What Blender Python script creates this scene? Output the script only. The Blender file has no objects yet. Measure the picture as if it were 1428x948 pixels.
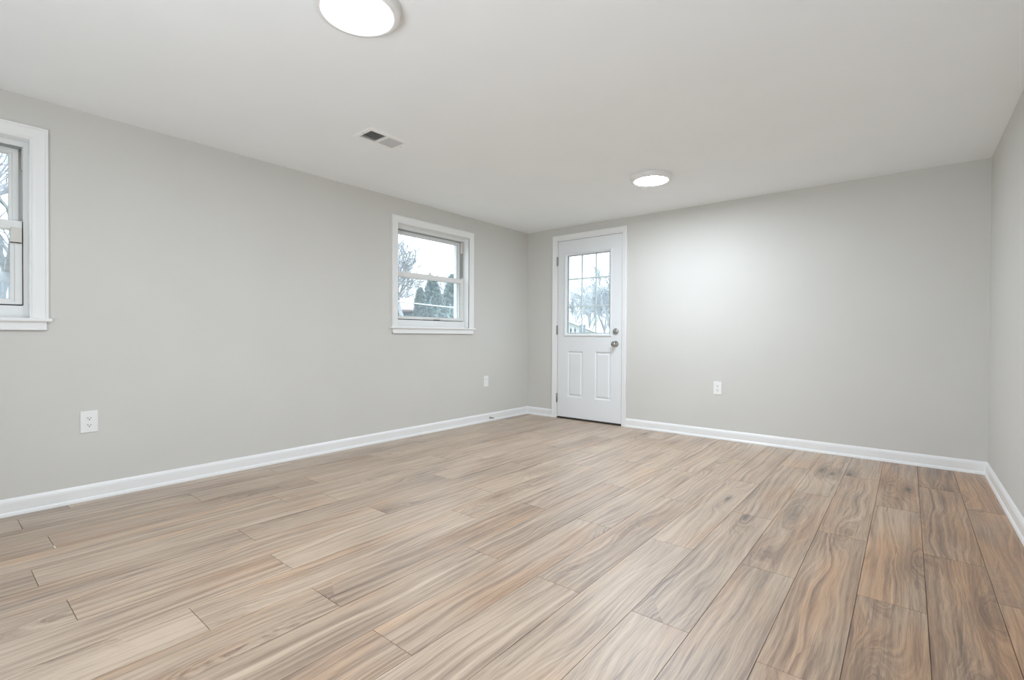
import bpy, bmesh, math, random
from mathutils import Vector, Matrix, noise as mnoise

S = bpy.context.scene
C = S.collection
# ------------------------------------------------------------------ camera, world, exposure
cam_data = bpy.data.cameras.new('camera')
cam_data.sensor_fit = 'HORIZONTAL'
cam_data.sensor_width = 36.0
cam_data.lens = 673.08 / 1428 * 36.0
cam_data.clip_start = 0.02
cam_data.clip_end = 300
cam = bpy.data.objects.new('camera', cam_data)
C.objects.link(cam)
_r = Vector((0.77294814, 0.63444739, 0.0052613))
_d = Vector((0.00944559, -0.00321526, -0.99995022))
_f = Vector((-0.63439889, 0.77295936, -0.00847796))
M = Matrix((( _r.x, -_d.x, -_f.x), (_r.y, -_d.y, -_f.y), (_r.z, -_d.z, -_f.z))).to_4x4()
CAM = Vector((3.6059, 0.0, 0.9491))
M.translation = CAM
cam.matrix_world = M
S.camera = cam

SKY_STRENGTH = 1.9          # at the horizon
SKY_ZENITH = 6.0            # overhead, as on an overcast day
LAMP_STRENGTH = 149.0
FILL_POWER = 46.0
SKY_COLOR = (0.90, 0.965, 1.04, 1)
LAMP_COLOR = (0.895, 0.985, 1.09, 1)
w = bpy.data.worlds.new('overcast_sky')
S.world = w
w.use_nodes = True
_bg = w.node_tree.nodes['Background']
_nt = w.node_tree
_tc = _nt.nodes.new('ShaderNodeTexCoord'); _sx = _nt.nodes.new('ShaderNodeSeparateXYZ')
_nt.links.new(_tc.outputs['Generated'], _sx.inputs[0])
_mx = _nt.nodes.new('ShaderNodeMath'); _mx.operation = 'MAXIMUM'; _mx.inputs[1].default_value = 0.0
_nt.links.new(_sx.outputs[2], _mx.inputs[0])
_pw = _nt.nodes.new('ShaderNodeMath'); _pw.operation = 'POWER'; _pw.inputs[1].default_value = 1.4
_nt.links.new(_mx.outputs[0], _pw.inputs[0])
_ma = _nt.nodes.new('ShaderNodeMath'); _ma.operation = 'MULTIPLY_ADD'
_ma.inputs[1].default_value = SKY_ZENITH - SKY_STRENGTH; _ma.inputs[2].default_value = SKY_STRENGTH
_nt.links.new(_pw.outputs[0], _ma.inputs[0])
_bg.inputs[0].default_value = SKY_COLOR
_nt.links.new(_ma.outputs[0], _bg.inputs[1])
# unseen fill light added low behind the camera, bounced off the ceiling
_ld = bpy.data.lights.new('bounce_fill', 'AREA')
_ld.shape = 'RECTANGLE'; _ld.size = 1.2; _ld.size_y = 1.0; _ld.energy = FILL_POWER; _ld.color = (0.90, 0.985, 1.08)
_lo = bpy.data.objects.new('bounce_fill', _ld); C.objects.link(_lo)
_lo.location = (2.9, -1.1, 0.6); _lo.rotation_euler = (math.radians(132), 0, math.radians(2))
S.view_settings.view_transform = 'Standard'
S.view_settings.look = 'None'
S.view_settings.exposure = 0.06
S.view_settings.gamma = 1.0
S.view_settings.use_curve_mapping = False
S.cycles.max_bounces = 16
S.cycles.diffuse_bounces = 10
S.cycles.transparent_max_bounces = 16

RX, RB, RF, RH = 4.042, 4.690, -2.0, 2.2     # right wall x, back wall y, rear wall y, ceiling height

# ------------------------------------------------------------------ helpers
def link(name, me, parent=None):
    o = bpy.data.objects.new(name, me)
    C.objects.link(o)
    if parent: o.parent = parent
    return o

def thing(name, label, cat, loc=(0, 0, 0), rotz=0.0, group=None, kind=None):
    o = bpy.data.objects.new(name, None)
    o.empty_display_size = 0.05
    C.objects.link(o)
    o.location = loc
    o.rotation_euler = (0, 0, rotz)
    return tag(o, label, cat, group, kind)

def tag(o, label, cat, group=None, kind=None):
    o['label'] = label
    o['category'] = cat
    if group: o['group'] = group
    if kind: o['kind'] = kind
    return o

class MB:
    """collects shapes into one mesh; f maps local (u, w, n) to xyz"""
    def __init__(self, f=None):
        self.v, self.p, self.mi, self.sm = [], [], [], []
        self.f = f or (lambda x, y, z: (x, y, z))
    def pt(self, *a):
        self.v.append(self.f(*a)); return len(self.v) - 1
    def face(self, idx, mi=0, smooth=False):
        self.p.append(tuple(idx)); self.mi.append(mi); self.sm.append(smooth)
    def box(self, x0, x1, y0, y1, z0, z1, mi=0):
        a = [self.pt(x, y, z) for z in (z0, z1) for y in (y0, y1) for x in (x0, x1)]
        for q in ((0,2,3,1), (4,5,7,6), (0,1,5,4), (2,6,7,3), (0,4,6,2), (1,3,7,5)):
            self.face([a[i] for i in q], mi)
    def sweep(self, path, prof, closed=True, mi=0, smooth=False):
        """path: ccw outer rectangle/polyline points (u,w); prof: list of (inset, height n); mitred corners"""
        n = len(path); rings = []
        for i, p in enumerate(path):
            p = Vector(p)
            def nrm(a, b):
                d = (Vector(b) - Vector(a)).normalized(); return Vector((-d.y, d.x))
            if closed or 0 < i < n - 1:
                n1, n2 = nrm(path[i-1], path[i]), nrm(path[i], path[(i+1) % n])
                m = (n1 + n2) / (1 + n1.dot(n2))
            else:
                m = nrm(path[0], path[1]) if i == 0 else nrm(path[-2], path[-1])
            rings.append([self.pt(p.x + m.x*a, p.y + m.y*a, h) for a, h in prof])
        k = len(prof)
        for i in range(n if closed else n - 1):
            A, B = rings[i], rings[(i+1) % n]
            for j in range(k - 1):
                self.face((A[j], B[j], B[j+1], A[j+1]), mi, smooth)
        if not closed:
            self.face(rings[0][::-1], mi); self.face(rings[-1], mi)
    def lathe(self, prof, n=48, mi=0, c=(0, 0, 0), smooth=True):
        """prof (r, h): around local n axis (third coordinate) at c=(u,w,n0)"""
        rings = []
        for r, h in prof:
            if r < 1e-6:
                rings.append([self.pt(c[0], c[1], c[2] + h)])
            else:
                rings.append([self.pt(c[0] + r*math.cos(2*math.pi*i/n), c[1] + r*math.sin(2*math.pi*i/n), c[2] + h) for i in range(n)])
        for A, B in zip(rings, rings[1:]):
            for i in range(n):
                j = (i + 1) % n
                if len(A) == 1 and len(B) == 1: continue
                if len(A) == 1: self.face((A[0], B[i], B[j]), mi, smooth)
                elif len(B) == 1: self.face((A[i], B[0], A[j]), mi, smooth)
                else: self.face((A[i], B[i], B[j], A[j]), mi, smooth)
    def tube(self, a, b, r0, r1, n=8, mi=0, cap=True):
        a, b = Vector(a), Vector(b)
        d = (b - a)
        if d.length < 1e-6: return
        d.normalize()
        u = d.orthogonal().normalized(); v = d.cross(u)
        A = [self.pt(*(a + r0*(u*math.cos(2*math.pi*i/n) + v*math.sin(2*math.pi*i/n)))) for i in range(n)]
        B = [self.pt(*(b + r1*(u*math.cos(2*math.pi*i/n) + v*math.sin(2*math.pi*i/n)))) for i in range(n)]
        for i in range(n):
            j = (i + 1) % n
            self.face((A[i], A[j], B[j], B[i]), mi, n > 5)
        if cap:
            self.face(A[::-1], mi); self.face(B, mi)
    def build(self, name, mats, parent=None, recalc=True, bevel=0.0, seg=2, weld=False):
        me = bpy.data.meshes.new(name)
        me.from_pydata(self.v, [], self.p)
        if not isinstance(mats, (list, tuple)): mats = [mats]
        for m in mats: me.materials.append(m)
        for i, pl in enumerate(me.polygons):
            pl.material_index = self.mi[i]; pl.use_smooth = self.sm[i]
        if recalc or weld or bevel:
            bm = bmesh.new(); bm.from_mesh(me)
            if weld or bevel: bmesh.ops.remove_doubles(bm, verts=bm.verts, dist=1e-5)
            if recalc: bmesh.ops.recalc_face_normals(bm, faces=bm.faces)
            if bevel:
                es = [e for e in bm.edges if len(e.link_faces) == 2 and e.calc_face_angle(0) > 0.6]
                bmesh.ops.bevel(bm, geom=es, offset=bevel, segments=seg, affect='EDGES', profile=0.5, clamp_overlap=True)
            bm.to_mesh(me); bm.free()
        return link(name, me, parent)

FL = lambda u, w_, n: (n, u, w_)              # left wall:  u = y, w = z, n = out of the wall
FB = lambda u, w_, n: (u, RB - n, w_)         # back wall:  u = x
def ray(px, py, dist):
    """the point at a horizontal distance along the line of sight of a photo pixel"""
    d = _r*((px - 714)/673.08) + _d*((py - 474)/673.08) + _f
    return CAM + d*(dist/math.hypot(d.x, d.y))

# ------------------------------------------------------------------ materials
class NT:
    def __init__(self, name):
        self.m = bpy.data.materials.new(name); self.m.use_nodes = True
        self.t = self.m.node_tree
        self.b = self.t.nodes['Principled BSDF']; self.o = self.t.nodes['Material Output']
    def n(self, typ, ins=None, **kw):
        x = self.t.nodes.new(typ)
        for k, v in kw.items(): setattr(x, k, v)
        for k, v in (ins or {}).items(): self.s(x.inputs[k], v)
        return x
    def s(self, sock, v):
        if isinstance(v, bpy.types.NodeSocket): self.t.links.new(v, sock)
        elif isinstance(v, bpy.types.Node): self.t.links.new(v.outputs[0], sock)
        else: sock.default_value = v
    def math(self, op, a, b=0.0, c=0.0, clamp=False):
        return self.n('ShaderNodeMath', {0: a, 1: b, 2: c}, operation=op, use_clamp=clamp).outputs[0]
    def ramp(self, fac, stops):
        x = self.n('ShaderNodeValToRGB', {0: fac})
        e = x.color_ramp.elements
        while len(e) < len(stops): e.new(0.5)
        for i, (p, c) in enumerate(stops):
            e[i].position = p
            e[i].color = c if len(c) == 4 else (*c, 1)
        return x.outputs[0]
    def mix(self, fac, a, b, blend='MIX'):
        x = self.n('ShaderNodeMix', data_type='RGBA', blend_type=blend)
        self.s(x.inputs[0], fac); self.s(x.inputs[6], a); self.s(x.inputs[7], b)
        return x.outputs[2]
    def noise(self, vec, scale, detail=2.0, rough=0.5, dist=0.0, dim='3D'):
        x = self.n('ShaderNodeTexNoise', {'Scale': scale, 'Detail': detail, 'Roughness': rough, 'Distortion': dist}, noise_dimensions=dim)
        if vec is not None: self.s(x.inputs['W' if dim == '1D' else 'Vector'], vec)
        return x.outputs[0]
    def bump(self, h, strength, dist):
        self.s(self.b.inputs['Normal'], self.n('ShaderNodeBump', {'Height': h, 'Strength': strength, 'Distance': dist}).outputs[0])

def paint(name, col, rough=0.5, var=0.03, bump=0.0, bscale=300, spec=0.5):
    k = NT(name)
    tc = k.n('ShaderNodeTexCoord').outputs['Object']
    nz = k.noise(tc, 2.3, 3)
    lo = tuple(c*(1 - var) for c in col) + (1,); hi = tuple(min(1, c*(1 + var)) for c in col) + (1,)
    k.s(k.b.inputs['Base Color'], k.ramp(nz, [(0.3, lo), (0.7, hi)]))
    k.b.inputs['Roughness'].default_value = rough
    k.b.inputs['Specular IOR Level'].default_value = spec
    if bump: k.bump(k.noise(tc, bscale, 2), bump, 0.001)
    return k.m

def metal(name, col, rough):
    k = NT(name)
    tc = k.n('ShaderNodeTexCoord').outputs['Object']
    k.b.inputs['Base Color'].default_value = (*col, 1)
    k.b.inputs['Metallic'].default_value = 1
    k.s(k.b.inputs['Roughness'], k.math('MULTIPLY_ADD', k.noise(tc, 60, 2), 0.1, rough - 0.05))
    return k.m

def glass(name):
    k = NT(name)
    fc = k.n('ShaderNodeLayerWeight', {'Blend': 0.5}).outputs['Facing']
    fr = k.math('MULTIPLY_ADD', k.math('POWER', fc, 5.0), 0.96, 0.035)
    tr = k.n('ShaderNodeBsdfTransparent', {'Color': (0.95, 0.975, 0.98, 1)})
    gl = k.n('ShaderNodeBsdfGlossy', {'Roughness': 0.01})
    mx = k.n('ShaderNodeMixShader'); k.s(mx.inputs[0], fr); k.s(mx.inputs[1], tr.outputs[0]); k.s(mx.inputs[2], gl.outputs[0])
    # a faint translucent veil mixed in as pale haze over the pane
    veil = k.n('ShaderNodeBsdfTranslucent', {'Color': (0.95, 0.97, 1, 1)})
    m2 = k.n('ShaderNodeMixShader', {0: 0.03}); k.s(m2.inputs[1], mx.outputs[0]); k.s(m2.inputs[2], veil.outputs[0])
    k.s(k.o.inputs[0], m2.outputs[0])
    return k.m

def emit(name, col, st):
    k = NT(name)
    k.b.inputs['Base Color'].default_value = (0.9, 0.9, 0.9, 1)
    k.b.inputs['Emission Color'].default_value = col
    k.b.inputs['Emission Strength'].default_value = st
    return k.m

def wood_floor():
    k = NT('oak_vinyl_planks')
    uv = k.n('ShaderNodeUVMap', uv_map='plank').outputs[0]
    at = k.n('ShaderNodeVertexColor', layer_name='plank_tone')
    sp = k.n('ShaderNodeSeparateColor', {0: at.outputs[0]})
    tone, warm, seed = sp.outputs[0], sp.outputs[1], sp.outputs[2]
    sx = k.n('ShaderNodeSeparateXYZ', {0: uv})
    u, v = sx.outputs[0], sx.outputs[1]
    sd = k.math('MULTIPLY', seed, 40.0)
    def vec(su, sv, off=0.0):
        return k.n('ShaderNodeCombineXYZ', {0: k.math('MULTIPLY', u, su), 1: k.math('MULTIPLY', v, sv), 2: k.math('ADD', sd, off)}).outputs[0]
    # knots: elongated cells, most of them empty
    vo = k.n('ShaderNodeTexVoronoi', {'Vector': vec(1.5, 6.5), 'Scale': 1.0, 'Randomness': 0.85}, feature='F1')
    has = k.math('GREATER_THAN', k.n('ShaderNodeSeparateColor', {0: vo.outputs['Color']}).outputs[0], k.math('MULTIPLY_ADD', warm, -0.40, 0.70))
    wob = k.math('MULTIPLY_ADD', k.noise(vec(18, 60), 1.0, 3), 0.10, -0.05)
    d = k.math('ADD', vo.outputs['Distance'], wob)
    dd = k.math('MULTIPLY', d, d)
    def bell(w_): return k.math('MULTIPLY', has, k.math('EXPONENT', k.math('MULTIPLY', dd, -1.0/(w_*w_))))
    wide, core = bell(0.30), bell(0.095)
    # growth-ring coordinate: across the plank, pushed aside by the knots and slow waves
    wav = k.noise(vec(1.1, 3.5, 3.0), 1.0, 2, 0.5)
    t = k.math('ADD', k.math('MULTIPLY', v, 17.0), k.math('ADD', k.math('MULTIPLY', wav, 3.2), k.math('MULTIPLY', wide, 3.2)))
    t = k.math('ADD', t, sd)
    rings = k.noise(t, 2.6, 5, 0.68, dim='1D')
    streak = k.noise(vec(1.0, 44), 1.0, 6, 0.68, 0.25)
    pores = k.noise(vec(14, 420, 7), 1.0, 2, 0.6)
    blotch = k.noise(vec(2.0, 5.5, 11), 1.0, 2, 0.5)
    g = k.math('ADD', k.math('MULTIPLY', rings, 0.52), k.math('MULTIPLY', streak, 0.53))
    g = k.math('ADD', g, k.math('MULTIPLY_ADD', pores, 0.24, -0.135))
    g = k.math('ADD', g, k.math('MULTIPLY_ADD', tone, 0.07, -0.035))
    g = k.math('ADD', g, k.math('MULTIPLY_ADD', blotch, 0.30, -0.15))
    g = k.math('SUBTRACT', g, k.math('ADD', k.math('MULTIPLY', wide, 0.10), k.math('MULTIPLY', warm, 0.10)))
    col = k.ramp(g, [(0.25, (0.117, 0.073, 0.048)), (0.38, (0.266, 0.182, 0.122)), (0.49, (0.409, 0.298, 0.209)), (0.63, (0.553, 0.427, 0.315))])
    # slow warm (tan) and cool (grey) patches
    wp = k.math('ADD', k.math('MULTIPLY', k.noise(vec(1.7, 7, 21), 1.0, 2), 0.75), k.math('MULTIPLY', warm, 0.36))
    col = k.mix(k.math('MULTIPLY', k.ramp(wp, [(0.42, (0, 0, 0)), (0.74, (1, 1, 1))]), 0.95), col, (1.06, 0.80, 0.56, 1), 'MULTIPLY')
    # drawn dark checks, and the knots' dark hearts
    ck = k.noise(vec(2.6, 75, 31), 1.0, 2, 0.5, 0.6)
    col = k.mix(k.ramp(ck, [(0.635, (0, 0, 0)), (0.72, (0.6, 0.6, 0.6))]), col, (0.105, 0.066, 0.050, 1))
    col = k.mix(k.math('MULTIPLY', core, 0.95), col, (0.040, 0.026, 0.019, 1))
    k.s(k.b.inputs['Base Color'], col)
    k.s(k.b.inputs['Roughness'], k.math('MULTIPLY_ADD', streak, 0.14, 0.40))
    k.b.inputs['Specular IOR Level'].default_value = 0.8
    k.b.inputs['Coat Weight'].default_value = 1.0
    k.b.inputs['Coat IOR'].default_value = 1.5
    k.b.inputs['Coat Roughness'].default_value = 0.46
    k.bump(k.math('ADD', k.math('MULTIPLY', streak, 0.5), pores), 0.12, 0.0006)
    return k.m

def bark(name, col):
    k = NT(name)
    tc = k.n('ShaderNodeTexCoord').outputs['Object']
    k.s(k.b.inputs['Base Color'], k.ramp(k.noise(tc, 9, 4), [(0.3, tuple(c*0.75 for c in col)), (0.7, col)]))
    k.b.inputs['Roughness'].default_value = 0.9
    return k.m

def foliage(name, a, b_):
    k = NT(name)
    tc = k.n('ShaderNodeTexCoord').outputs['Object']
    k.s(k.b.inputs['Base Color'], k.ramp(k.noise(tc, 5, 4), [(0.3, a), (0.7, b_)]))
    k.b.inputs['Roughness'].default_value = 0.7
    return k.m

def siding(name, col, pitch=0.12):
    k = NT(name)
    tc = k.n('ShaderNodeTexCoord').outputs['Object']
    z = k.n('ShaderNodeSeparateXYZ', {0: tc}).outputs[2]
    fr = k.math('FRACT', k.math('DIVIDE', z, pitch))
    k.s(k.b.inputs['Base Color'], k.ramp(k.noise(tc, 3, 2), [(0.3, tuple(c*0.95 for c in col)), (0.7, col)]))
    k.b.inputs['Roughness'].default_value = 0.7
    k.bump(fr, 0.8, 0.02)
    return k.m

m_wall = paint('greige_wall_paint', (0.635, 0.630, 0.600), 0.70, 0.012, 0.12, 420, 0.4)
m_ceil = paint('flat_white_ceiling_paint', (0.885, 0.91, 0.92), 0.9, 0.01, 0.08, 350, 0.2)
m_trim = paint('semi_gloss_white_trim', (0.84, 0.85, 0.85), 0.35, 0.01)
m_door = paint('white_door_paint', (0.80, 0.825, 0.84), 0.40, 0.01)
m_vinyl = paint('white_vinyl', (0.78, 0.79, 0.78), 0.35, 0.015)
m_track = paint('grey_track_and_shade', (0.30, 0.32, 0.32), 0.5, 0.05)
m_dark = paint('dark_catch_and_gap_shade', (0.035, 0.037, 0.04), 0.6, 0.1)  # black of the finger catch; also paints the shade in sash gaps
m_beige = paint('beige_plastic', (0.66, 0.64, 0.59), 0.4, 0.02)
m_plate = paint('white_outlet_plastic', (0.86, 0.87, 0.86), 0.3, 0.01)
m_slot = paint('outlet_slot_shadow', (0.05, 0.05, 0.05), 0.6, 0.1)
m_vent = paint('white_enamel_register', (0.88, 0.88, 0.87), 0.4, 0.01)
m_blade = paint('shade_greyed_blade', (0.60, 0.60, 0.59), 0.4, 0.01)  # white register enamel greyed to paint in the blades' shade
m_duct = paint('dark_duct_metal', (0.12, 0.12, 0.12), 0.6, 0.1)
m_ring = paint('white_lamp_rim', (0.80, 0.80, 0.79), 0.4, 0.01)
m_lamp = emit('lit_lamp_diffuser', LAMP_COLOR, LAMP_STRENGTH)
m_lamp_b = emit('lit_lamp_diffuser_brighter', LAMP_COLOR, LAMP_STRENGTH*1.42)
m_nickel = metal('satin_nickel', (0.46, 0.455, 0.44), 0.28)
m_chrome = metal('polished_nickel', (0.42, 0.42, 0.41), 0.10)
m_hinge = metal('dull_steel_hinge', (0.42, 0.43, 0.43), 0.45)
m_sill = paint('dark_bronze_threshold', (0.035, 0.030, 0.026), 0.5, 0.1)
m_glass = glass('window_glass')
m_floor = wood_floor()
m_sub = paint('dark_plank_gap', (0.11, 0.085, 0.068), 0.9, 0.1)

# ------------------------------------------------------------------ room shell
T = 0.20
def plate(mb, us, ws, holes, n0, n1):
    """a slab from boxes: us, ws breaks; holes = set of (i, j) cells left out"""
    for i in range(len(us) - 1):
        for j in range(len(ws) - 1):
            if (i, j) not in holes:
                mb.box(us[i], us[i+1], ws[j], ws[j+1], n0, n1)

# floor: one mesh, a face per plank with narrow gaps over a dark base
PW, PL, S0 = 0.198, 1.24, 3.072
known = {0: 2.187, 1: 1.545, -1: 1.552, -2: 0.93, -3: 1.535, -4: 0.915, -5: 1.545, -6: 0.92, -7: 0.58, -8: 0.945,
         -9: 0.32, -10: 0.965, -11: 0.27, -12: 1.30, -13: 0.365, -14: 1.0, -15: 0.3, 2: 2.187, 3: 0.31, 4: 1.2}
known[0] = 0.93
rng = random.Random(11)
fm = MB(); tones = []; uvs = []
fm.box(0, RX, RF, RB, -0.06, -0.003, 1)
tones += [(0.5, 0.5, 0.5)]*6; uvs += [None]*6
for i in range(-16, 5):
    x0, x1 = S0 + PW*i, S0 + PW*(i + 1)
    x0c, x1c = max(x0, 0.0), min(x1, RX)
    if x1c - x0c < 0.005: continue
    y = known.get(i, 0.5) - 4*PL
    while y < RB:
        a, b_ = max(y, RF), min(y + PL, RB)
        tn = (rng.random(), min(1.0, max(0.0, rng.uniform(-0.2, 0.2) + {0: 0.15, 1: 0.3, 2: 0.6, 3: 0.9, 4: 0.9}.get(i, 0.05))), rng.random())  # right-hand rows tinted warmer and darker, partly plank print, partly painted-in light
        ou, ov = rng.uniform(0, 60), rng.uniform(0, 60)
        if b_ - a > 0.002:
            g, e = 0.0004, 0.0007
            X0, X1, Y0, Y1 = x0c + g, x1c - g, a + g, b_ - g
            o = [fm.pt(X0, Y0, -0.003), fm.pt(X1, Y0, -0.003), fm.pt(X1, Y1, -0.003), fm.pt(X0, Y1, -0.003)]
            p = [fm.pt(X0+e, Y0+e, 0), fm.pt(X1-e, Y0+e, 0), fm.pt(X1-e, Y1-e, 0), fm.pt(X0+e, Y1-e, 0)]
            for q in ([p[0], p[1], p[2], p[3]], [o[0], o[1], p[1], p[0]], [o[1], o[2], p[2], p[1]], [o[2], o[3], p[3], p[2]], [o[3], o[0], p[0], p[3]]):
                fm.face(q, 0); tones.append(tn)
                uvs.append((ou - y, ov - x0))
        y += PL
floor = fm.build('floor', [m_floor, m_sub], recalc=False)
me = floor.data
me.uv_layers.new(name='plank')
me.color_attributes.new('plank_tone', 'FLOAT_COLOR', 'CORNER')
uvl = me.uv_layers['plank']; ca = me.color_attributes['plank_tone']
for pl in me.polygons:
    for li in pl.loop_indices:
        co = me.vertices[me.loops[li].vertex_index].co
        off = uvs[pl.index] or (0, 0)
        uvl.data[li].uv = (co.y + off[0], co.x + off[1])
        ca.data[li].color = (*tones[pl.index], 1)
tag(floor, 'light brown oak-look plank floor running the length of the room', 'floor', kind='structure')

# ceiling, with the register's hole
VX0, VX1, VY0, VY1 = 0.935, 1.072, 1.735, 1.982
cm = MB(); plate(cm, [-T, VX0, VX1, RX + T], [RF - T, VY0, VY1, RB + T], {(1, 1)}, RH, RH + 0.25)
tag(cm.build('ceiling', m_ceil), 'flat white painted ceiling over the whole room', 'ceiling', kind='structure')

# walls
WZ0, WZ1 = 1.012, 1.978
W1 = (-0.558, 0.362); W2 = (2.738, 3.668)
lm = MB(FL); plate(lm, [RF - T, W1[0], W1[1], W2[0], W2[1], RB + T], [-0.06, WZ0, WZ1, RH], {(1, 1), (3, 1)}, -T, 0)
tag(lm.build('wall_left', m_wall), 'long greige painted wall holding the two windows', 'wall', kind='structure')
DX0, DX1, DZ1 = 0.412, 1.288, 2.072
bm_ = MB(FB); plate(bm_, [0, DX0, DX1, RX], [-0.06, DZ1, RH], {(1, 0)}, -T, 0)
tag(bm_.build('wall_back', m_wall), 'greige painted end wall with the white glazed door', 'wall', kind='structure')
rm = MB(); rm.box(RX, RX + T, RF - T, RB + T, -0.06, RH)
tag(rm.build('wall_right', m_wall), 'bare greige wall at the right edge of the photo', 'wall', kind='structure')
qm = MB(); qm.box(0, RX, RF - T, RF, -0.06, RH)
tag(qm.build('wall_rear', m_wall), 'plain greige wall behind the camera', 'wall', kind='structure')

# baseboards: bead on top, flat face, shoe at the floor
BB = [(0, 0), (0.0195, 0), (0.0195, 0.004), (0.0185, 0.010), (0.0160, 0.016), (0.0125, 0.0205), (0.0115, 0.021), (0.0115, 0.0665), (0.0105, 0.0680), (0.0110, 0.0705), (0.0095, 0.0765), (0.0060, 0.0840), (0.0025, 0.0895), (0, 0.090)]
def baseboard(name, a, b_, label, ca=0, cb=0):
    """from a to b along a wall that lies to the left of a->b ... room on the right; ca/cb mitre at the ends"""
    a, b_ = Vector((*a, 0)), Vector((*b_, 0))
    d = (b_ - a).normalized(); n = Vector((d.y, -d.x, 0))
    mb = MB(); A = []; B = []
    for t, z in BB:
        pa = a + n*t + d*(t*ca); pb = b_ + n*t - d*(t*cb)
        A.append(mb.pt(pa.x, pa.y, z)); B.append(mb.pt(pb.x, pb.y, z))
    for j in range(len(BB)):
        k = (j + 1) % len(BB); mb.face((A[j], B[j], B[k], A[k]))
    mb.face(A); mb.face(B)
    return tag(mb.build(name, m_trim), label, 'baseboard', kind='structure')
CX0, CX1, CZ1 = 0.377, 1.315, 2.113
baseboard('baseboard_left', (0, RF), (0, RB), 'white baseboard along the window wall', 1, 1)
baseboard('baseboard_back', (0, RB), (CX0, RB), 'short white baseboard between the corner and the door', 1, 0)
baseboard('baseboard_back_long', (CX1, RB), (RX, RB), 'long white baseboard right of the door', 0, 1)
bpy.data.objects['baseboard_back_long'].name = 'baseboard_back.001'
baseboard('baseboard_right', (RX, RB), (RX, RF), 'white baseboard along the bare right wall', 1, 1)
baseboard('baseboard_rear', (RX, RF), (0, RF), 'white baseboard along the wall behind the camera', 1, 1)

# ------------------------------------------------------------------ windows
CASE = [(0, 0), (0, 0.019), (0.004, 0.021), (0.010, 0.021), (0.014, 0.017), (0.020, 0.0165), (0.050, 0.012), (0.056, 0.013), (0.062, 0.012), (0.066, 0.008), (0.066, 0)]
def rect(u0, u1, w0, w1): return [(u0, w0), (u1, w0), (u1, w1), (u0, w1)]
def ring(mb, u0, u1, w0, w1, prof, mi=0): mb.sweep(rect(u0, u1, w0, w1), prof + [prof[0]], True, mi)
def bar_ring(mb, u0, u1, w0, w1, l, r, b_, t, n0, n1, mi=0):
    """four-sided frame of flat bars: widths left, right, bottom, top"""
    mb.box(u0, u0 + l, w0, w1, n0, n1, mi); mb.box(u1 - r, u1, w0, w1, n0, n1, mi)
    mb.box(u0 + l, u1 - r, w0, w0 + b_, n0, n1, mi); mb.box(u0 + l, u1 - r, w1 - t, w1, n0, n1, mi)

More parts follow.
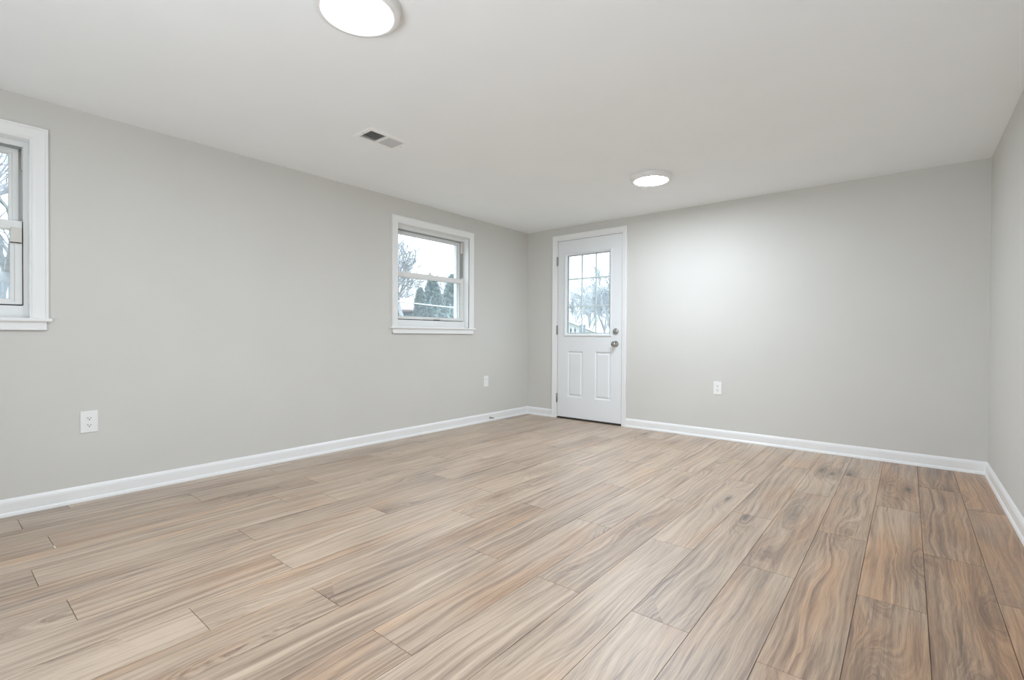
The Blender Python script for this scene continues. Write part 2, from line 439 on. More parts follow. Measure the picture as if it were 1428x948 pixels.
def window(num, y0, y1, label, beige, lip, co):
    Z0, Z1 = 1.030, WZ1
    t = thing('window_%d' % num, label, 'window', (0, (y0 + y1)/2, 0), kind='structure')
    off = -(y0 + y1)/2
    F = lambda u, w_, n: (n, u + off, w_)
    e = 0.004
    # casing on the wall, three sides with mitres
    c = MB(F)
    c.sweep([(y1 + co, Z0), (y1 + co, Z1 + co), (y0 - co, Z1 + co), (y0 - co, Z0)], CASE, False)
    c.build('casing', m_trim, t)
    # jamb lining: boards round the opening
    j = MB(F)
    j.box(y0, y0 + e, Z0, Z1, -0.062, 0.008); j.box(y1 - e, y1, Z0, Z1, -0.062, 0.008); j.box(y0 + e, y1 - e, Z1 - e, Z1, -0.062, 0.008)
    j.build('jamb_lining', m_trim, t)
    s = MB(F); s.box(y0, y1, Z0 - 0.018, Z0, -0.075, 0.0); s.box(y0 - 0.082, y1 + 0.081, Z0 - 0.018, Z0, 0.0, 0.032)
    s.build('stool', m_trim, t, bevel=0.004, weld=True)
    a = MB(F); a.box(y0 - 0.053, y1 + 0.059, 0.967, Z0 - 0.018, 0.0, 0.014); a.box(y0 - 0.053, y1 + 0.059, 0.967, 0.976, 0.0, 0.018)
    a.build('apron', m_trim, t, bevel=0.0015)
    # vinyl frame: face lip, then a deep pocket for the sashes
    f = MB(F); fw = lip - 0.008; bw = min(0.010, lip - 0.005)
    bar_ring(f, y0 + e, y1 - e, Z0, Z1 - e, fw, fw, 0.066, 0.030, -0.074, -0.060)
    bar_ring(f, y0 + e, y1 - e, Z0, Z1 - e, bw, bw, 0.052, 0.012, -0.200, -0.074)
    bar_ring(f, y0 + 0.013, y1 - 0.013, Z0 + 0.05, Z1 - 0.015, 0.026, 0.026, 0.03, 0.030, -0.190, -0.146)
    f.box(y0 + 0.014, y1 - 0.014, Z0 + 0.052, Z0 + 0.064, -0.150, -0.103)
    f.build('window_frame', m_vinyl, t, bevel=0.001)
    k = MB(F)     # grey balance tracks either side, behind the face lip
    for q0, q1 in ((y0 + 0.0142, y0 + 0.018), (y1 - 0.018, y1 - 0.0142)):
        k.box(q0, q1, 1.565, Z1 - 0.018, -0.106, -0.0745)
    k.build('balance_track', m_track, t)
    sy0, sy1 = y0 + lip, y1 - lip
    def sash(name, u0, u1, w0, w1, n0, l, b_, top, latch):
        m = MB(F)
        bar_ring(m, u0, u1, w0, w1, l*0.62, l*0.62, b_*0.6, top, n0 - 0.030, n0)
        bar_ring(m, u0 + l*0.62, u1 - l*0.62, w0 + b_*0.6, w1 - top, l*0.38, l*0.38, b_*0.4, 0.006, n0 - 0.026, n0 - 0.007)
        o = m.build(name, m_vinyl, t, bevel=0.001)
        g = MB(F); g.box(u0 + l - 0.004, u1 - l + 0.004, w0 + b_ - 0.004, w1 - top - 0.004, n0 - 0.019, n0 - 0.015)
        g.build('pane', m_glass, o)
        gk = MB(F); bar_ring(gk, u0 + l - 0.001, u1 - l + 0.001, w0 + b_ - 0.001, w1 - top - 0.005, 0.002, 0.002, 0.002, 0.002, n0 - 0.0148, n0 - 0.0075)
        gk.build('gasket', m_track, o)
        return o
    up = sash('upper_sash', sy0 + 0.010, sy1 - 0.010, 1.512, Z1 - 0.020, -0.112, 0.037, 0.040, 0.044, False)
    lo = sash('lower_sash', sy0, sy1, 1.104, 1.549, -0.0745, 0.045, 0.028, 0.046, True)
    # dark strips painting gap shade under the lower sash and up its sides
    ws = MB(F)
    ws.box(sy0, sy1, 1.0962, 1.1038, -0.100, -0.0775); ws.box(sy1 + 0.0004, sy1 + 0.0046, 1.10, 1.548, -0.100, -0.0755); ws.box(sy0 - 0.0046, sy0 - 0.0004, 1.10, 1.548, -0.100, -0.0755)
    ws.build('gap_shade_strip', m_dark, t)
    ws = MB(F); ws.box(sy0, sy1, 1.9390, 1.9435, -0.108, -0.0755); ws.build('head_gap_shade', m_track, t)  # grey strip painting in the gap shade above the upper sash
    # balance stops at the head of the track
    for u in ((y0 + 0.0182, y0 + 0.026), (y1 - 0.026, y1 - 0.0182)):
        b_ = MB(F); b_.box(u[0], u[1], 1.825, 1.9435, -0.106, -0.0745); b_.build('track_stop', m_beige, t, bevel=0.001)
    # lift rail with a dark finger catch, and a sash lock on the meeting rail
    mid = (y0 + y1)/2
    h = MB(F); h.box(mid - 0.10, mid + 0.035, 1.1045, 1.110, -0.0743, -0.064); h.build('lift_rail', m_beige, lo, bevel=0.001)
    h = MB(F); h.box(mid + 0.04, mid + 0.115, 1.098, 1.1075, -0.0743, -0.060); h.build('finger_catch', m_dark, lo, bevel=0.001)
    h = MB(F); h.box(mid - 0.035, mid + 0.035, 1.5492, 1.557, -0.100, -0.078); h.lathe([(0.012, 0.0), (0.012, 0.009), (0, 0.009)], 20, c=(mid, 1.566, -0.09)); h.build('sash_lock', m_vinyl, lo, bevel=0.001)
    if beige:
        h = MB(F); h.box(sy1 - 0.044, sy1 - 0.001, 1.434, 1.512, -0.0743, -0.066)
        o = h.build('vent_latch', m_beige, lo, bevel=0.002); o['label'] = 'beige latch block on the stile'
        h = MB(F); h.box(sy1 - 0.046, sy1 - 0.0015, 1.4295, 1.4338, -0.0743, -0.068); h.build('latch_shadow_gap', m_dark, lo)
    # outer brick-mould so the hole reads finished from outside
    x = MB(F); bar_ring(x, y0 - 0.05, y1 + 0.05, 0.97, Z1 + 0.05, 0.05, 0.05, 0.06, 0.05, -0.225, -0.2005); x.build('outer_trim', m_trim, t)
    return t
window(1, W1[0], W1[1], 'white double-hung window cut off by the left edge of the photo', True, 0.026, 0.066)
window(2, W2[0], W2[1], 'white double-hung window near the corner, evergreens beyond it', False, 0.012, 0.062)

# ------------------------------------------------------------------ door
door = thing('door_1', 'white exterior door with nine-light glass and two raised panels', 'door', (0.85, RB, 0), kind='structure')
FD = lambda u, w_, n: (u - 0.85, -n, w_)
c = MB(FD)
DC = [(0, 0), (0, 0.017), (0.003, 0.019), (0.009, 0.019), (0.012, 0.016), (0.018, 0.0155), (0.040, 0.011), (0.046, 0.0115), (0.051, 0.008), (0.051, 0)]
c.sweep([(CX1, 0.0005), (CX1, CZ1), (CX0, CZ1), (CX0, 0.0005)], DC, False)
c.build('casing', m_trim, door)
SX0, SX1, SZ0, SZ1 = 0.447, 1.258, 0.020, 2.043
j = MB(FD)
for n0, n1, a in ((-0.20, -0.052, 0.012), (-0.052, 0.003, 0.0)):
    j.box(DX0, SX0 - 0.0055 + a, 0, SZ1 + 0.0055 - a, n0, n1); j.box(SX1 + 0.0055 - a, DX1, 0, SZ1 + 0.0055 - a, n0, n1); j.box(DX0, DX1, SZ1 + 0.0055 - a, DZ1, n0, n1)
j.build('jamb', m_trim, door)
ws = MB(FD)
ws.box(SX0 - 0.0050, SX0 - 0.0005, 0.02, SZ1, -0.040, -0.006); ws.box(SX1 + 0.0005, SX1 + 0.0050, 0.02, SZ1, -0.040, -0.006); ws.box(SX0, SX1, SZ1 + 0.0005, SZ1 + 0.0050, -0.040, -0.006)
ws.build('gap_shade_strip', m_track, door)  # strips put in the slab's gap to darken it as shade
# slab: front plate with the light's hole and two pressed panels
LX0, LX1, LZ0, LZ1 = 0.548, 1.140, 0.960, 1.888
P1, P2 = (0.585, 0.785), (0.938, 1.135); PZ0, PZ1 = 0.255, 0.780
s = MB(FD)
us = [SX0, LX0, P1[0], P1[1], P2[0], P2[1], LX1, SX1]; us = sorted(us)
wz = [SZ0, PZ0, PZ1, LZ0, LZ1, SZ1]
for i in range(len(us) - 1):
    for k in range(len(wz) - 1):
        uc, wc = (us[i] + us[i+1])/2, (wz[k] + wz[k+1])/2
        if LX0 < uc < LX1 and LZ0 < wc < LZ1: continue
        pan = PZ0 < wc < PZ1 and (P1[0] < uc < P1[1] or P2[0] < uc < P2[1])
        A = (us[i], us[i+1], wz[k], wz[k+1])
        bk = [s.pt(A[0], A[2], -0.044), s.pt(A[1], A[2], -0.044), s.pt(A[1], A[3], -0.044), s.pt(A[0], A[3], -0.044)]
        s.face(bk[::-1])
        if not pan:
            s.face([s.pt(A[0], A[2], 0), s.pt(A[1], A[2], 0), s.pt(A[1], A[3], 0), s.pt(A[0], A[3], 0)])
        else:
            prev = None
            for ins, n in ((0, 0), (0.006, -0.003), (0.011, -0.011), (0.020, -0.0115), (0.032, -0.002), (0.036, -0.001)):
                L = [s.pt(A[0] + ins, A[2] + ins, n), s.pt(A[1] - ins, A[2] + ins, n), s.pt(A[1] - ins, A[3] - ins, n), s.pt(A[0] + ins, A[3] - ins, n)]
                if prev:
                    for q in range(4): s.face((prev[q], prev[(q+1) % 4], L[(q+1) % 4], L[q]))
                prev = L
            s.face(prev)
def side(mb, r, inward):
    u0, u1, w0, w1 = r
    P = [(u0, w0), (u1, w0), (u1, w1), (u0, w1)]
    for q in range(4):
        a, b_ = P[q], P[(q+1) % 4]
        mb.face([mb.pt(*a, 0), mb.pt(*b_, 0), mb.pt(*b_, -0.044), mb.pt(*a, -0.044)])
side(s, (SX0, SX1, SZ0, SZ1), False); side(s, (LX0, LX1, LZ0, LZ1), True)
slab = s.build('door_slab', m_door, door, weld=True)
lf = MB(FD)
lf.sweep(rect(0.539, 1.146, 0.948, 1.903), [(0, 0.0005), (0.001, 0.008), (0.005, 0.013), (0.013, 0.014), (0.019, 0.011), (0.021, 0.004), (0.030, -0.002), (0.034, -0.008), (0.034, -0.030), (0.032, -0.046), (0.0, -0.050), (0.0, -0.0445), (0.0075, -0.0440), (0.0075, 0.0005), (0, 0.0005)], True)
lf = lf.build('light_frame', m_door, door)
g = MB(FD); g.box(0.5735, 1.1115, 0.9825, 1.8685, -0.0120, -0.0090); g.box(0.5735, 1.1115, 0.9825, 1.8685, -0.0290, -0.0260)
g.build('pane', m_glass, lf)
g = MB(FD); bar_ring(g, 0.5735, 1.1115, 0.9825, 1.8685, 0.007, 0.007, 0.006, 0.006, -0.0255, -0.0125)
g.build('spacer', m_track, lf)  # spacer toned grey to paint in the shade of the return
for u in (0.761, 0.939):
    q = MB(FD); q.box(u - 0.0085, u + 0.0085, 0.9885, 1.8625, -0.0225, -0.0150); q.build('muntin', m_vinyl, lf, bevel=0.002)
for w_ in (1.60, 1.285):
    q = MB(FD); q.box(0.5805, 1.1045, w_ - 0.0085, w_ + 0.0085, -0.0228, -0.0147); q.build('muntin', m_vinyl, lf, bevel=0.002)
th = MB(FD); th.box(SX0 - 0.003, SX1 + 0.003, 0.0005, 0.0125, -0.10, 0.010); th.box(SX0 + 0.001, SX1 - 0.001, 0.0125, 0.0198, -0.040, -0.004)
th.build('threshold', m_sill, door)
for z in (1.816, 1.021, 0.234):
    h = MB(FD); h.box(SX0 - 0.022, SX0 - 0.001, z - 0.050, z + 0.050, 0.0032, 0.0052); h.box(SX0 - 0.001, SX0 + 0.004, z - 0.050, z + 0.050, 0.0003, 0.0040)
    o = h.build('hinge', m_hinge, door)
    kn = MB(); kn.tube((SX0 - 0.003 - 0.85, -0.009, z - 0.052), (SX0 - 0.003 - 0.85, -0.009, z + 0.052), 0.0068, 0.0068, 16)
    kn.build('hinge_knuckle', m_hinge, o)
KX = 1.191
k = MB(FD)
k.lathe([(0.0, 0.0002), (0.033, 0.0002), (0.033, 0.004), (0.030, 0.007), (0.018, 0.010), (0.0125, 0.014), (0.0115, 0.026), (0.014, 0.032), (0.022, 0.037), (0.0275, 0.044), (0.0290, 0.052), (0.0275, 0.060), (0.022, 0.065), (0.012, 0.0675), (0, 0.068)], 48, c=(KX, 0.868, 0))
kb = k.build('door_knob', m_chrome, door)
kk = MB(FD); kk.lathe([(0, 0.0675), (0.0065, 0.0678), (0.0065, 0.0700), (0, 0.0702)], 20, c=(KX, 0.868, 0)); kk.build('lock_button', m_nickel, kb)
k = MB(FD)
k.lathe([(0, 0.0002), (0.033, 0.0002), (0.033, 0.008), (0.029, 0.0135), (0.016, 0.0155), (0, 0.0155)], 48, c=(KX, 1.003, 0))
db = k.build('deadbolt', m_nickel, door)
k = MB(FD); k.box(KX - 0.019, KX + 0.019, 0.998, 1.008, 0.0156, 0.028); k.build('thumb_turn', m_nickel, db, bevel=0.003)

# ------------------------------------------------------------------ ceiling lights
def ceiling_light(x, y, label, mat):
    t = thing('ceiling_light', label, 'ceiling light', (x, y, RH), group='round ceiling lights')
    F = lambda u, w_, n: (u, w_, -n)
    r = MB(F); r.lathe([(0.155, 0.0005), (0.160, 0.0005), (0.162, 0.004), (0.161, 0.009), (0.157, 0.012), (0.1565, 0.026), (0.154, 0.033), (0.149, 0.036), (0.138, 0.0378), (0.1205, 0.0366), (0.1197, 0.028), (0.120, 0.012), (0.120, 0.0005), (0.155, 0.0005)], 96)
    r.build('rim', m_ring, t)
    d = MB(F); d.lathe([(0.1193, 0.030), (0.1190, 0.0325), (0.116, 0.0345), (0.106, 0.0358), (0.08, 0.0366), (0.04, 0.0370), (0, 0.0371)], 96)
    d.build('diffuser', mat, t)
    return t
ceiling_light(1.985, 1.045, 'lit round flush ceiling light at the top edge, nearer the camera', m_lamp)
ceiling_light(2.040, 3.610, 'lit round flush ceiling light in front of the door, the farther one', m_lamp_b)

# ------------------------------------------------------------------ ceiling register
v = thing('ceiling_vent', 'white two-way ceiling air register with dark louvers between the lights', 'vent', ((VX0 + VX1)/2, (VY0 + VY1)/2, RH))
vx, vy = (VX0 + VX1)/2, (VY0 + VY1)/2
FV = lambda u, w_, n: (u - vx, w_ - vy, -n)
f = MB(FV)
f.sweep(rect(0.905, 1.095, 1.705, 2.012), [(0, 0.0004), (0.001, 0.003), (0.006, 0.0065), (0.024, 0.0075), (0.030, 0.006), (0.031, -0.012), (0.0295, -0.012), (0.0295, 0.0004), (0, 0.0004)], True)
f.build('vent_frame', m_vent, v)
f = MB(FV); f.box(VX0 + 0.001, VX1 - 0.001, vy - 0.006, vy + 0.006, -0.010, 0.0065); f.build('center_bar', m_vent, v)
for side_, sgn in ((-1, 1), (1, -1)):
    nsl = 9
    for i in range(nsl):
        y = vy + side_*(0.010 + (i + 0.5)*0.0124)
        q = MB(FV); a = 0.0085
        dy, dz = a*0.70, a*0.71
        # blade leaning away from the middle: its lower edge is toward the end of the register
        A = [(y - side_*dy, -dz - 0.002), (y + side_*dy, dz - 0.002)]
        th_ = 0.0006
        pts = []
        for ux in (VX0 + 0.002, VX1 - 0.002):
            pts.append([q.pt(ux, A[0][0], A[0][1] + th_), q.pt(ux, A[1][0], A[1][1] + th_), q.pt(ux, A[1][0], A[1][1] - th_), q.pt(ux, A[0][0], A[0][1] - th_)])
        for e in range(4): q.face((pts[0][e], pts[0][(e+1) % 4], pts[1][(e+1) % 4], pts[1][e]))
        q.face(pts[0]); q.face(pts[1])
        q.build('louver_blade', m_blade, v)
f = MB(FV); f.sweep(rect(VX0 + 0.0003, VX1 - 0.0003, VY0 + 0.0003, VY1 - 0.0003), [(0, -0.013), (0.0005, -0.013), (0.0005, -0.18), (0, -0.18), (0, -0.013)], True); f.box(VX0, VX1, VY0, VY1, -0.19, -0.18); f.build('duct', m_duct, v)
for y in (1.717, 2.000):
    f = MB(FV); f.lathe([(0.0035, 0.0066), (0.0035, 0.0080), (0, 0.0088)], 14, c=(vx, y, 0)); f.build('screw', m_hinge, v)

# ------------------------------------------------------------------ wall outlets, door stop, floor chip
def rounded(mb, u, w_, hu, hw, n0, n1, r=0.004, mi=0, ins=0.0012):
    P = []
    for k_, (sx, sy) in enumerate(((1, 1), (-1, 1), (-1, -1), (1, -1))):
        for a in range(5):
            th_ = math.pi/2*(k_ + a/4)
            P.append((sx*(hu - r) + r*math.cos(th_), sy*(hw - r) + r*math.sin(th_)))
    rings = [[mb.pt(u + x*(1 - i/hu), w_ + y*(1 - i/hw), n) for x, y in P] for i, n in ((0, n0), (0, n1 - ins), (ins, n1))]
    for A, B in zip(rings, rings[1:]):
        for i in range(len(P)): mb.face((A[i], A[(i+1) % len(P)], B[(i+1) % len(P)], B[i]), mi)
    mb.face(rings[0][::-1], mi); mb.face(rings[-1], mi)

def outlet(loc, frame, label, kind='duplex', hu=0.037, hw=0.060):
    t = thing('wall_outlet', label, 'outlet', loc, group='white wall outlets')
    F = frame
    p = MB(F); rounded(p, 0, 0, hu, hw, 0.0002, 0.0062, 0.004, ins=0.0022); p.build('cover_plate', m_plate, t)
    if kind == 'duplex':
        for s_ in (1, -1):
            w0 = s_*0.0195
            r = MB(F); rounded(r, 0, w0, 0.0168, 0.0142, 0.0063, 0.0082, 0.010, ins=0.0006); ro = r.build('receptacle', m_plate, t)
            sl = MB(F)
            sl.box(-0.0078, -0.0052, w0 - 0.001, w0 + 0.0075, 0.0083, 0.0086); sl.box(0.0052, 0.0078, w0 - 0.001, w0 + 0.0062, 0.0083, 0.0086)
            sl.lathe([(0, 0.0083), (0.0030, 0.0083), (0.0030, 0.0086), (0, 0.0086)], 12, c=(0, w0 - 0.0068, 0))
            sl.build('slots', m_slot, ro)
        q = MB(F); q.lathe([(0.0032, 0.0063), (0.0032, 0.0070), (0, 0.0074)], 14); q.build('screw', m_plate, t)
    else:
        r = MB(F); rounded(r, 0, 0, 0.0168, 0.0335, 0.0063, 0.0078, 0.002, ins=0.0006); ro = r.build('rocker', m_plate, t)
        q = MB(F); q.box(-0.012, 0.012, 0.020, 0.0235, 0.0080, 0.0086); q.build('indicator_slot', m_track, ro)
        for w0 in (0.047, -0.047):
            q = MB(F); q.lathe([(0.003, 0.0063), (0.003, 0.0068), (0, 0.0072)], 14, c=(0, w0, 0)); q.build('screw', m_plate, t)
    return t
FWL = lambda u, w_, n: (n, u, w_)
FWB = lambda u, w_, n: (u, -n, w_)
outlet((0, 0.596, 0.448), FWL, 'white duplex outlet low on the window wall below the left window', 'duplex', 0.039, 0.061)
outlet((0, 3.941, 0.447), FWL, 'narrow-looking white wall plate low on the window wall near the corner', 'rocker')
outlet((2.239, RB, 0.474), FWB, 'white duplex outlet low on the end wall right of the door')

ds = thing('door_stop', 'small spring door stop on the left baseboard near the corner', 'door stop', (0.0117, 4.000, 0.038))
FS = lambda u, w_, n: (n, u, w_)
q = MB(FS); q.lathe([(0, 0.0002), (0.011, 0.0002), (0.011, 0.004), (0.007, 0.008), (0, 0.008)], 20); q.build('base', m_hinge, ds)
q = MB(FS)
prev = None
for i in range(12*12 + 1):
    a = 2*math.pi*i/12; P = Vector((0.0055*math.cos(a), 0.0055*math.sin(a), 0.008 + 0.050*i/144))
    if prev is not None: q.tube(prev, P, 0.0013, 0.0013, 5, cap=False)
    prev = P
q.build('spring', m_hinge, ds)
q = MB(FS); q.lathe([(0, 0.057), (0.0075, 0.057), (0.0085, 0.064), (0.0080, 0.073), (0, 0.0735)], 20); q.build('rubber_tip', m_plate, ds)

ch = MB(); P = [(0.664, 0.3635), (0.697, 0.3640), (0.6965, 0.3680), (0.6635, 0.3670)]
A = [ch.pt(x, y, 0.0002) for x, y in P]; B = [ch.pt(x, y, 0.0014) for x, y in P]
ch.face(A[::-1]); ch.face(B)
for i in range(4): ch.face((A[i], A[(i+1) % 4], B[(i+1) % 4], B[i]))
tag(ch.build('paint_chip', m_plate), 'tiny white sliver lying on the planks near the left baseboard', 'chip')

# ------------------------------------------------------------------ outdoors
GZ = -0.35
m_grass = foliage('winter_lawn', (0.07, 0.075, 0.05), (0.13, 0.125, 0.085))
m_twig = bark('grey_winter_bark', (0.40, 0.43, 0.46))
m_ever = foliage('blue_green_needles', (0.20, 0.265, 0.28), (0.42, 0.52, 0.53))
m_roof = paint('pinkish_roof_shingle', (0.26, 0.22, 0.215), 0.9, 0.1, 0.4, 60)
m_groof = paint('blue_grey_roof_shingle', (0.30, 0.34, 0.38), 0.9, 0.1, 0.4, 60)
m_sidA = siding('blue_grey_siding', (0.25, 0.31, 0.36))
m_sidB = siding('white_siding', (0.82, 0.83, 0.84))
m_wht = paint('white_metal_roof', (0.80, 0.81, 0.82), 0.6, 0.03)
m_iron = paint('dark_iron', (0.055, 0.065, 0.075), 0.5, 0.1)
m_fence = paint('weathered_blue_grey_boards', (0.23, 0.27, 0.31), 0.8, 0.15)
m_cable = paint('pale_cable_sheath', (0.62, 0.66, 0.68), 0.6, 0.05)
m_dkglass = paint('dark_house_window', (0.06, 0.07, 0.08), 0.1, 0.1)

gm = MB()
gm.box(-70, -0.26, -40, 90, GZ - 0.3, GZ); gm.box(-0.26, 50, RB + 0.26, 90, GZ - 0.3, GZ)
tag(gm.build('lawn', m_grass), 'winter lawn around the house outside the windows', 'ground', kind='structure')

def bare_tree(p, height, spread, seed, label, trunk_r=0.10, base_frac=0.22, levels=6, rmin=0.009):
    rg = random.Random(seed)
    base = Vector((p.x, p.y, GZ))
    t = thing('bare_tree', label, 'tree', base, group='bare trees outside')
    tr = MB(); br = MB()
    def grow(mb, a, d, L, r, lev):
        n = 3; pos = a.copy(); dirv = d.copy()
        for i in range(n):
            dirv = (dirv + Vector((rg.gauss(0, .13), rg.gauss(0, .13), rg.gauss(0.04, .10)))).normalized()
            nx = pos + dirv*(L/n)
            r1 = r*(1 - 0.30*(i + 1)/n)
            mb.tube(pos, nx, r*(1 - 0.30*i/n), r1, 6 if lev < 2 else (4 if lev < 4 else 3), cap=False)
            pos = nx
            if lev >= 2 and lev < levels and i < n - 1 and rg.random() < 0.75:
                kick(pos, dirv, L*rg.uniform(.5, .75), r1*0.55, lev + 1)
        if lev < levels:
            for _ in range(2 if lev > 1 else 4):
                kick(pos, dirv, L*rg.uniform(.62, .85), r*0.62, lev + 1)
    def kick(pos, d, L, r, lev):
        ax = d.orthogonal().normalized(); ax.rotate(Matrix.Rotation(rg.uniform(0, 2*math.pi), 3, d))
        nd = d.copy(); nd.rotate(Matrix.Rotation(rg.uniform(.28, .75)*spread, 3, ax))
        nd.z += 0.12; nd.normalize()
        grow(br, pos, nd, L, max(r, rmin), lev)
    L0 = height*base_frac
    top = Vector((0, 0, L0))
    tr.tube((0, 0, 0), (0.03, 0.02, L0*0.5), trunk_r*1.25, trunk_r, 10, cap=False)
    tr.tube((0.03, 0.02, L0*0.5), top, trunk_r, trunk_r*0.8, 10, cap=False)
    grow(br, top - Vector((0, 0, .05)), Vector((0.03, 0, 1)).normalized(), height*0.16, trunk_r*0.75, 1)
    # fit the crown to the height asked for
    zs = max(v_[2] for v_ in br.v)
    k_ = (height - L0)/max(1e-3, zs - L0)
    br.v = [(v_[0]*k_, v_[1]*k_, L0 + (v_[2] - L0)*k_) for v_ in br.v]
    tr.build('trunk', m_twig, t, recalc=False)
    br.build('branches', m_twig, t, recalc=False)
    return t

def evergreen(p, height, radius, seed, label):
    rg = random.Random(seed)
    t = thing('evergreen_tree', label, 'tree', (p.x, p.y, GZ), group='evergreens beyond the corner window')
    tr = MB(); tr.tube((0, 0, 0), (0, 0, height*0.6), 0.09, 0.04, 8); tr.build('trunk', m_twig, t)
    f = MB()
    prof = lambda h: radius*(min(1, (1 - h)*1.9)**0.62)*(0.75 + 0.25*min(1, h*5))
    for i in range(3800):
        h = rg.random()**0.9; a = rg.uniform(0, 2*math.pi)
        lump = 0.86 + 0.22*mnoise.noise(Vector((math.cos(a)*1.6 + seed, math.sin(a)*1.6, h*height*1.3)))
        r = prof(h)*lump*rg.uniform(0.72, 1.05)
        c_ = Vector((r*math.cos(a), r*math.sin(a), 0.05*height + h*0.95*height))
        out = Vector((math.cos(a), math.sin(a), rg.uniform(0.3, 1.3))).normalized()
        s_ = rg.uniform(0.10, 0.20)*(0.6 + 0.5*radius)
        sd_ = out.cross(Vector((rg.gauss(0, 1), rg.gauss(0, 1), rg.gauss(0, 1)))).normalized()
        q = [f.pt(*(c_ - out*s_*0.4)), f.pt(*(c_ + sd_*s_*0.32)), f.pt(*(c_ + out*s_)), f.pt(*(c_ - sd_*s_*0.32))]
        f.face(q)
    # inner mass behind the sprays
    f.lathe([(0, 0.03*height)] + [(prof(x/12)*0.74, (0.05 + 0.95*x/12)*height) for x in range(12)] + [(0, 0.97*height)], 20)
    f.build('foliage', m_ever, t, recalc=False)
    return t

def zat(px, py, dist): return ray(px, py, dist)
# beyond the corner window
bare_tree(zat(568, 440, 24), zat(566, 318, 24).z - GZ, 1.25, 5, 'bare branching tree seen at the left of the corner window', 0.11, 0.22, 7)
bare_tree(zat(545, 440, 40), zat(560, 372, 40).z - GZ, 1.1, 9, 'thin bare tree behind the pink-roofed house beyond the corner window', 0.09)
for px, top, hw, dist, sd_, lb in ((603, 387, 21, 28, 3, 'tallest rounded evergreen in the middle of the corner window'),
                                   (632, 384, 22, 24, 4, 'broad evergreen at the right side of the corner window'),
                                   (586, 402, 13, 26, 6, 'small pointed evergreen left of the two big ones, corner window')):
    p = zat(px, 440, dist); q = zat(px + hw, 440, dist)
    evergreen(p, zat(px, top, dist).z - GZ, (q - p).length, sd_, lb)
bare_tree(zat(627, 440, 34), zat(627, 379, 34).z - GZ, 0.8, 15, 'bare treetop showing above the evergreens of the corner window', 0.07)

def house(px0, px1, dist, eave_y, ridge_y, wallm, roofm, label, depth=6.0):
    a, b_ = zat(px0, eave_y, dist), zat(px1, eave_y, dist)
    d = Vector((b_.x - a.x, b_.y - a.y, 0)); L = d.length; ang = math.atan2(d.y, d.x)
    ez = a.z - GZ; rz = zat(px0, ridge_y, dist + depth*0.5).z - GZ
    t = thing('house', label, 'house', (a.x, a.y, GZ), ang, 'neighbouring houses')
    wl = MB(); wl.box(0, L, 0.02, depth, 0, ez)
    for x in (0.0, L):     # gable ends
        i0 = [wl.pt(x, 0.02, ez), wl.pt(x, depth, ez), wl.pt(x, depth/2, rz - 0.08)]; wl.face(i0)
    wl.build('walls', wallm, t)
    r = MB(); o = 0.35; sl = (rz - ez)/(depth/2)
    for s_ in (0, 1):
        y0, y1 = (-o, depth/2) if s_ == 0 else (depth + o, depth/2)
        z0 = ez - o*sl
        lo = [r.pt(-o, y0, z0), r.pt(L + o, y0, z0), r.pt(L + o, y1, rz), r.pt(-o, y1, rz)]
        hi = [r.pt(-o, y0, z0 + 0.12), r.pt(L + o, y0, z0 + 0.12), r.pt(L + o, y1, rz + 0.12), r.pt(-o, y1, rz + 0.12)]
        r.face(lo); r.face(hi)
        for i in range(4): r.face((lo[i], lo[(i+1) % 4], hi[(i+1) % 4], hi[i]))
    r.build('roof', roofm, t)
    k_ = max(1, int(L/3.2))
    for i in range(k_):
        x = L*(i + 0.5)/k_
        fr = MB(); bar_ring(fr, x - 0.55, x + 0.55, ez*0.45, ez*0.82, 0.07, 0.07, 0.07, 0.07, -0.03, 0.02); 
        fr.v = [(v_[0], v_[2], v_[1]) for v_ in fr.v]
        fo = fr.build('house_window', m_wht, t)
        pn = MB(); pn.box(x - 0.48, x + 0.48, -0.012, 0.019, ez*0.45 + 0.07, ez*0.82 - 0.07); pn.build('pane', m_dkglass, fo)
    return t
house(535, 581, 31, 432, 417, m_sidA, m_roof, 'low house with pinkish roof at the left of the corner window', 7)

# overhead cable crossing in front of the evergreens
a, b_ = zat(575, 422.3, 10), zat(640, 432, 10)
d = (b_ - a); a2, b2 = a - d*3.0, b_ + d*0.9
q = MB(); prev = None
for i in range(41):
    f_ = i/40; P = a2.lerp(b2, f_); P.z -= 0.10*math.sin(math.pi*f_) - 0.09
    if prev is not None: q.tube(prev, P, 0.012, 0.012, 8, cap=False)
    prev = P
tag(q.build('utility_cable', m_cable), 'pale overhead cable crossing the evergreens beyond the corner window', 'cable')
for P, lb in ((a2, 'wooden cable pole beyond the corner window, nearer the left window'), (b2, 'wooden cable pole beyond the corner window, farther from the house')):
    q = MB(); q.tube((0, 0, 0), (0, 0, P.z - GZ - 0.022), 0.05, 0.04, 12)
    o = q.build('cable_pole', m_fence); o.location = (P.x, P.y, GZ); tag(o, lb, 'pole', 'cable poles')

# beyond the door
for px, top, dist, sd_, lb in ((818, 389, 38, 21, 'wide bare tree in the middle of the door glass'), (841, 392, 29, 22, 'bare tree at the right of the door glass'),
                               (799, 398, 47, 23, 'bare tree at the left of the door glass'), (824, 402, 60, 24, 'farther bare tree behind the others in the door glass'),
                               (855, 365, 21, 27, 'tall bare tree at the right edge of the door glass')):
    bare_tree(zat(px, 460, dist), zat(px, top, dist).z - GZ, 0.95, sd_, lb, 0.06, 0.09)
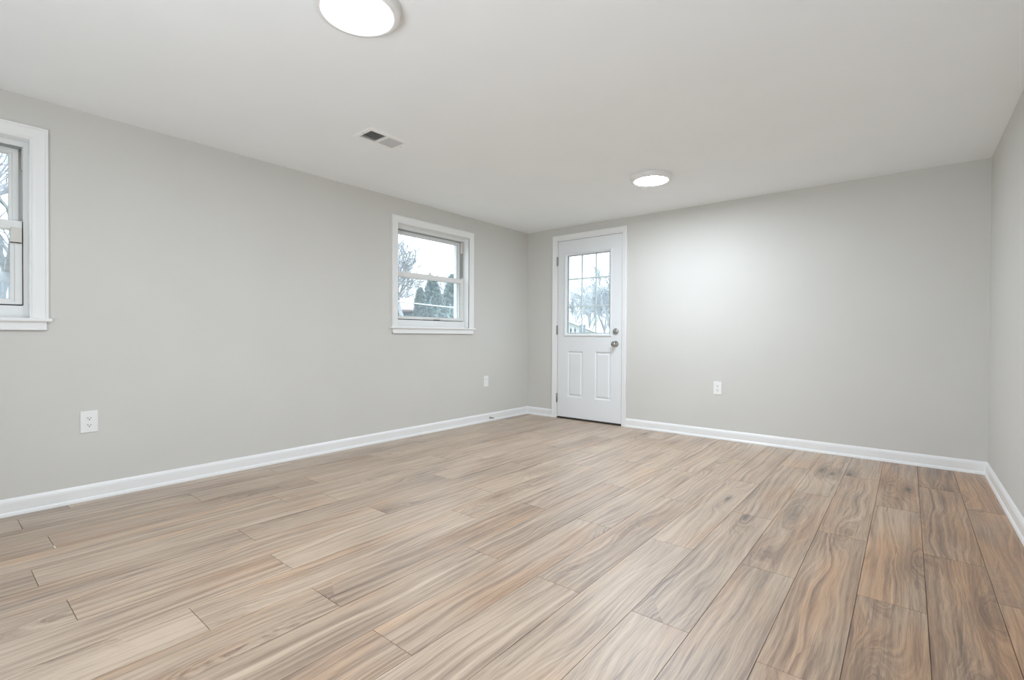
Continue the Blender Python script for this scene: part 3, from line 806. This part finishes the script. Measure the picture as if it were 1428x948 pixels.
# shed with a white sloping roof
A = zat(786, 446, 19); B = zat(826, 463, 19)
sh = thing('shed', 'low shed with white sloping roof at the left bottom of the door glass', 'shed', (A.x, A.y, GZ), math.atan2(B.y - A.y, B.x - A.x))
L = math.hypot(B.x - A.x, B.y - A.y); za, zb = A.z - GZ, B.z - GZ
q = MB(); p4 = []
for y in (0.1, 2.6):
    p4.append([q.pt(0, y, 0), q.pt(L, y, 0), q.pt(L, y, zb), q.pt(0, y, za)])
for i in range(4): q.face((p4[0][i], p4[0][(i+1) % 4], p4[1][(i+1) % 4], p4[1][i]))
q.face(p4[0]); q.face(p4[1]); q.build('walls', m_sidB, sh)
q = MB(); p4 = []
for y in (-0.1, 2.8):
    p4.append([q.pt(-0.15, y, za + 0.06), q.pt(L + 0.15, y, zb - 0.04), q.pt(L + 0.15, y, zb + 0.04), q.pt(-0.15, y, za + 0.16)])
for i in range(4): q.face((p4[0][i], p4[0][(i+1) % 4], p4[1][(i+1) % 4], p4[1][i]))
q.face(p4[0]); q.face(p4[1]); q.build('shed_roof', m_wht, sh)
# spear-topped iron fence and two square posts
P0 = zat(790, 456, 10); P1_ = zat(808, 456, 10)
fe = thing('iron_fence', 'dark iron fence with spear tips at the left bottom of the door glass', 'fence', (P0.x, P0.y, GZ), math.atan2(P1_.y - P0.y, P1_.x - P0.x))
step = (P1_ - P0).length/3; zt = P0.z - GZ
for i in range(-10, 3):
    q = MB(); x = i*step
    q.tube((x, 0, 0), (x, 0, zt - 0.10), 0.010, 0.010, 8); q.tube((x, 0, zt - 0.10), (x, 0, zt - 0.07), 0.010, 0.022, 8); q.tube((x, 0, zt - 0.07), (x, 0, zt), 0.022, 0.002, 8)
    q.build('picket', m_iron, fe)
for z in (zt - 0.16, 0.15):
    q = MB(); q.box(-10*step - 0.02, 2*step + 0.02, -0.012, 0.012, z - 0.015, z + 0.015); q.build('rail', m_iron, fe)
for px, dist, lb in ((809.5, 10, 'square grey gate post in the door glass, beside the iron fence'), (815, 10, 'square grey gate post in the door glass, right of its twin')):
    P = zat(px, 452.5, dist)
    q = MB(); q.box(-0.017, 0.017, -0.017, 0.017, 0, P.z - GZ - 0.03); q.box(-0.022, 0.022, -0.022, 0.022, P.z - GZ - 0.03, P.z - GZ)
    o = q.build('gate_post', m_fence, bevel=0.004); o.location = (P.x, P.y, GZ); tag(o, lb, 'post', 'gate posts')

# beyond the left window
house(-110, 20, 26, 352, 334, m_sidB, m_groof, 'white-sided house with grey roof beyond the left window', 7)
bare_tree(zat(-4, 440, 17), zat(0, 196, 17).z - GZ, 1.1, 31, 'tall bare tree filling the upper pane of the left window', 0.12)
bare_tree(zat(-40, 440, 20), zat(0, 230, 20).z - GZ, 1.1, 33, 'bare tree beyond the left window, left of the tall one', 0.10)
P0 = zat(-140, 384, 8); P1_ = zat(30, 384, 8)
fe = thing('board_fence', 'grey board fence with gaps at the bottom of the left window', 'fence', (P0.x, P0.y, GZ), math.atan2(P1_.y - P0.y, P1_.x - P0.x))
Lf = (P1_ - P0).length; zt = P0.z - GZ; nb = 24
for i in range(nb):
    x = Lf*i/nb; q = MB(); q.box(x, x + Lf/nb*0.52, -0.012, 0.012, 0.03, zt); q.build('fence_board', m_fence, fe)
for z in (zt - 0.55, 0.25):
    q = MB(); q.box(0, Lf, 0.0122, 0.05, z - 0.04, z + 0.04); q.build('rail', m_fence, fe)
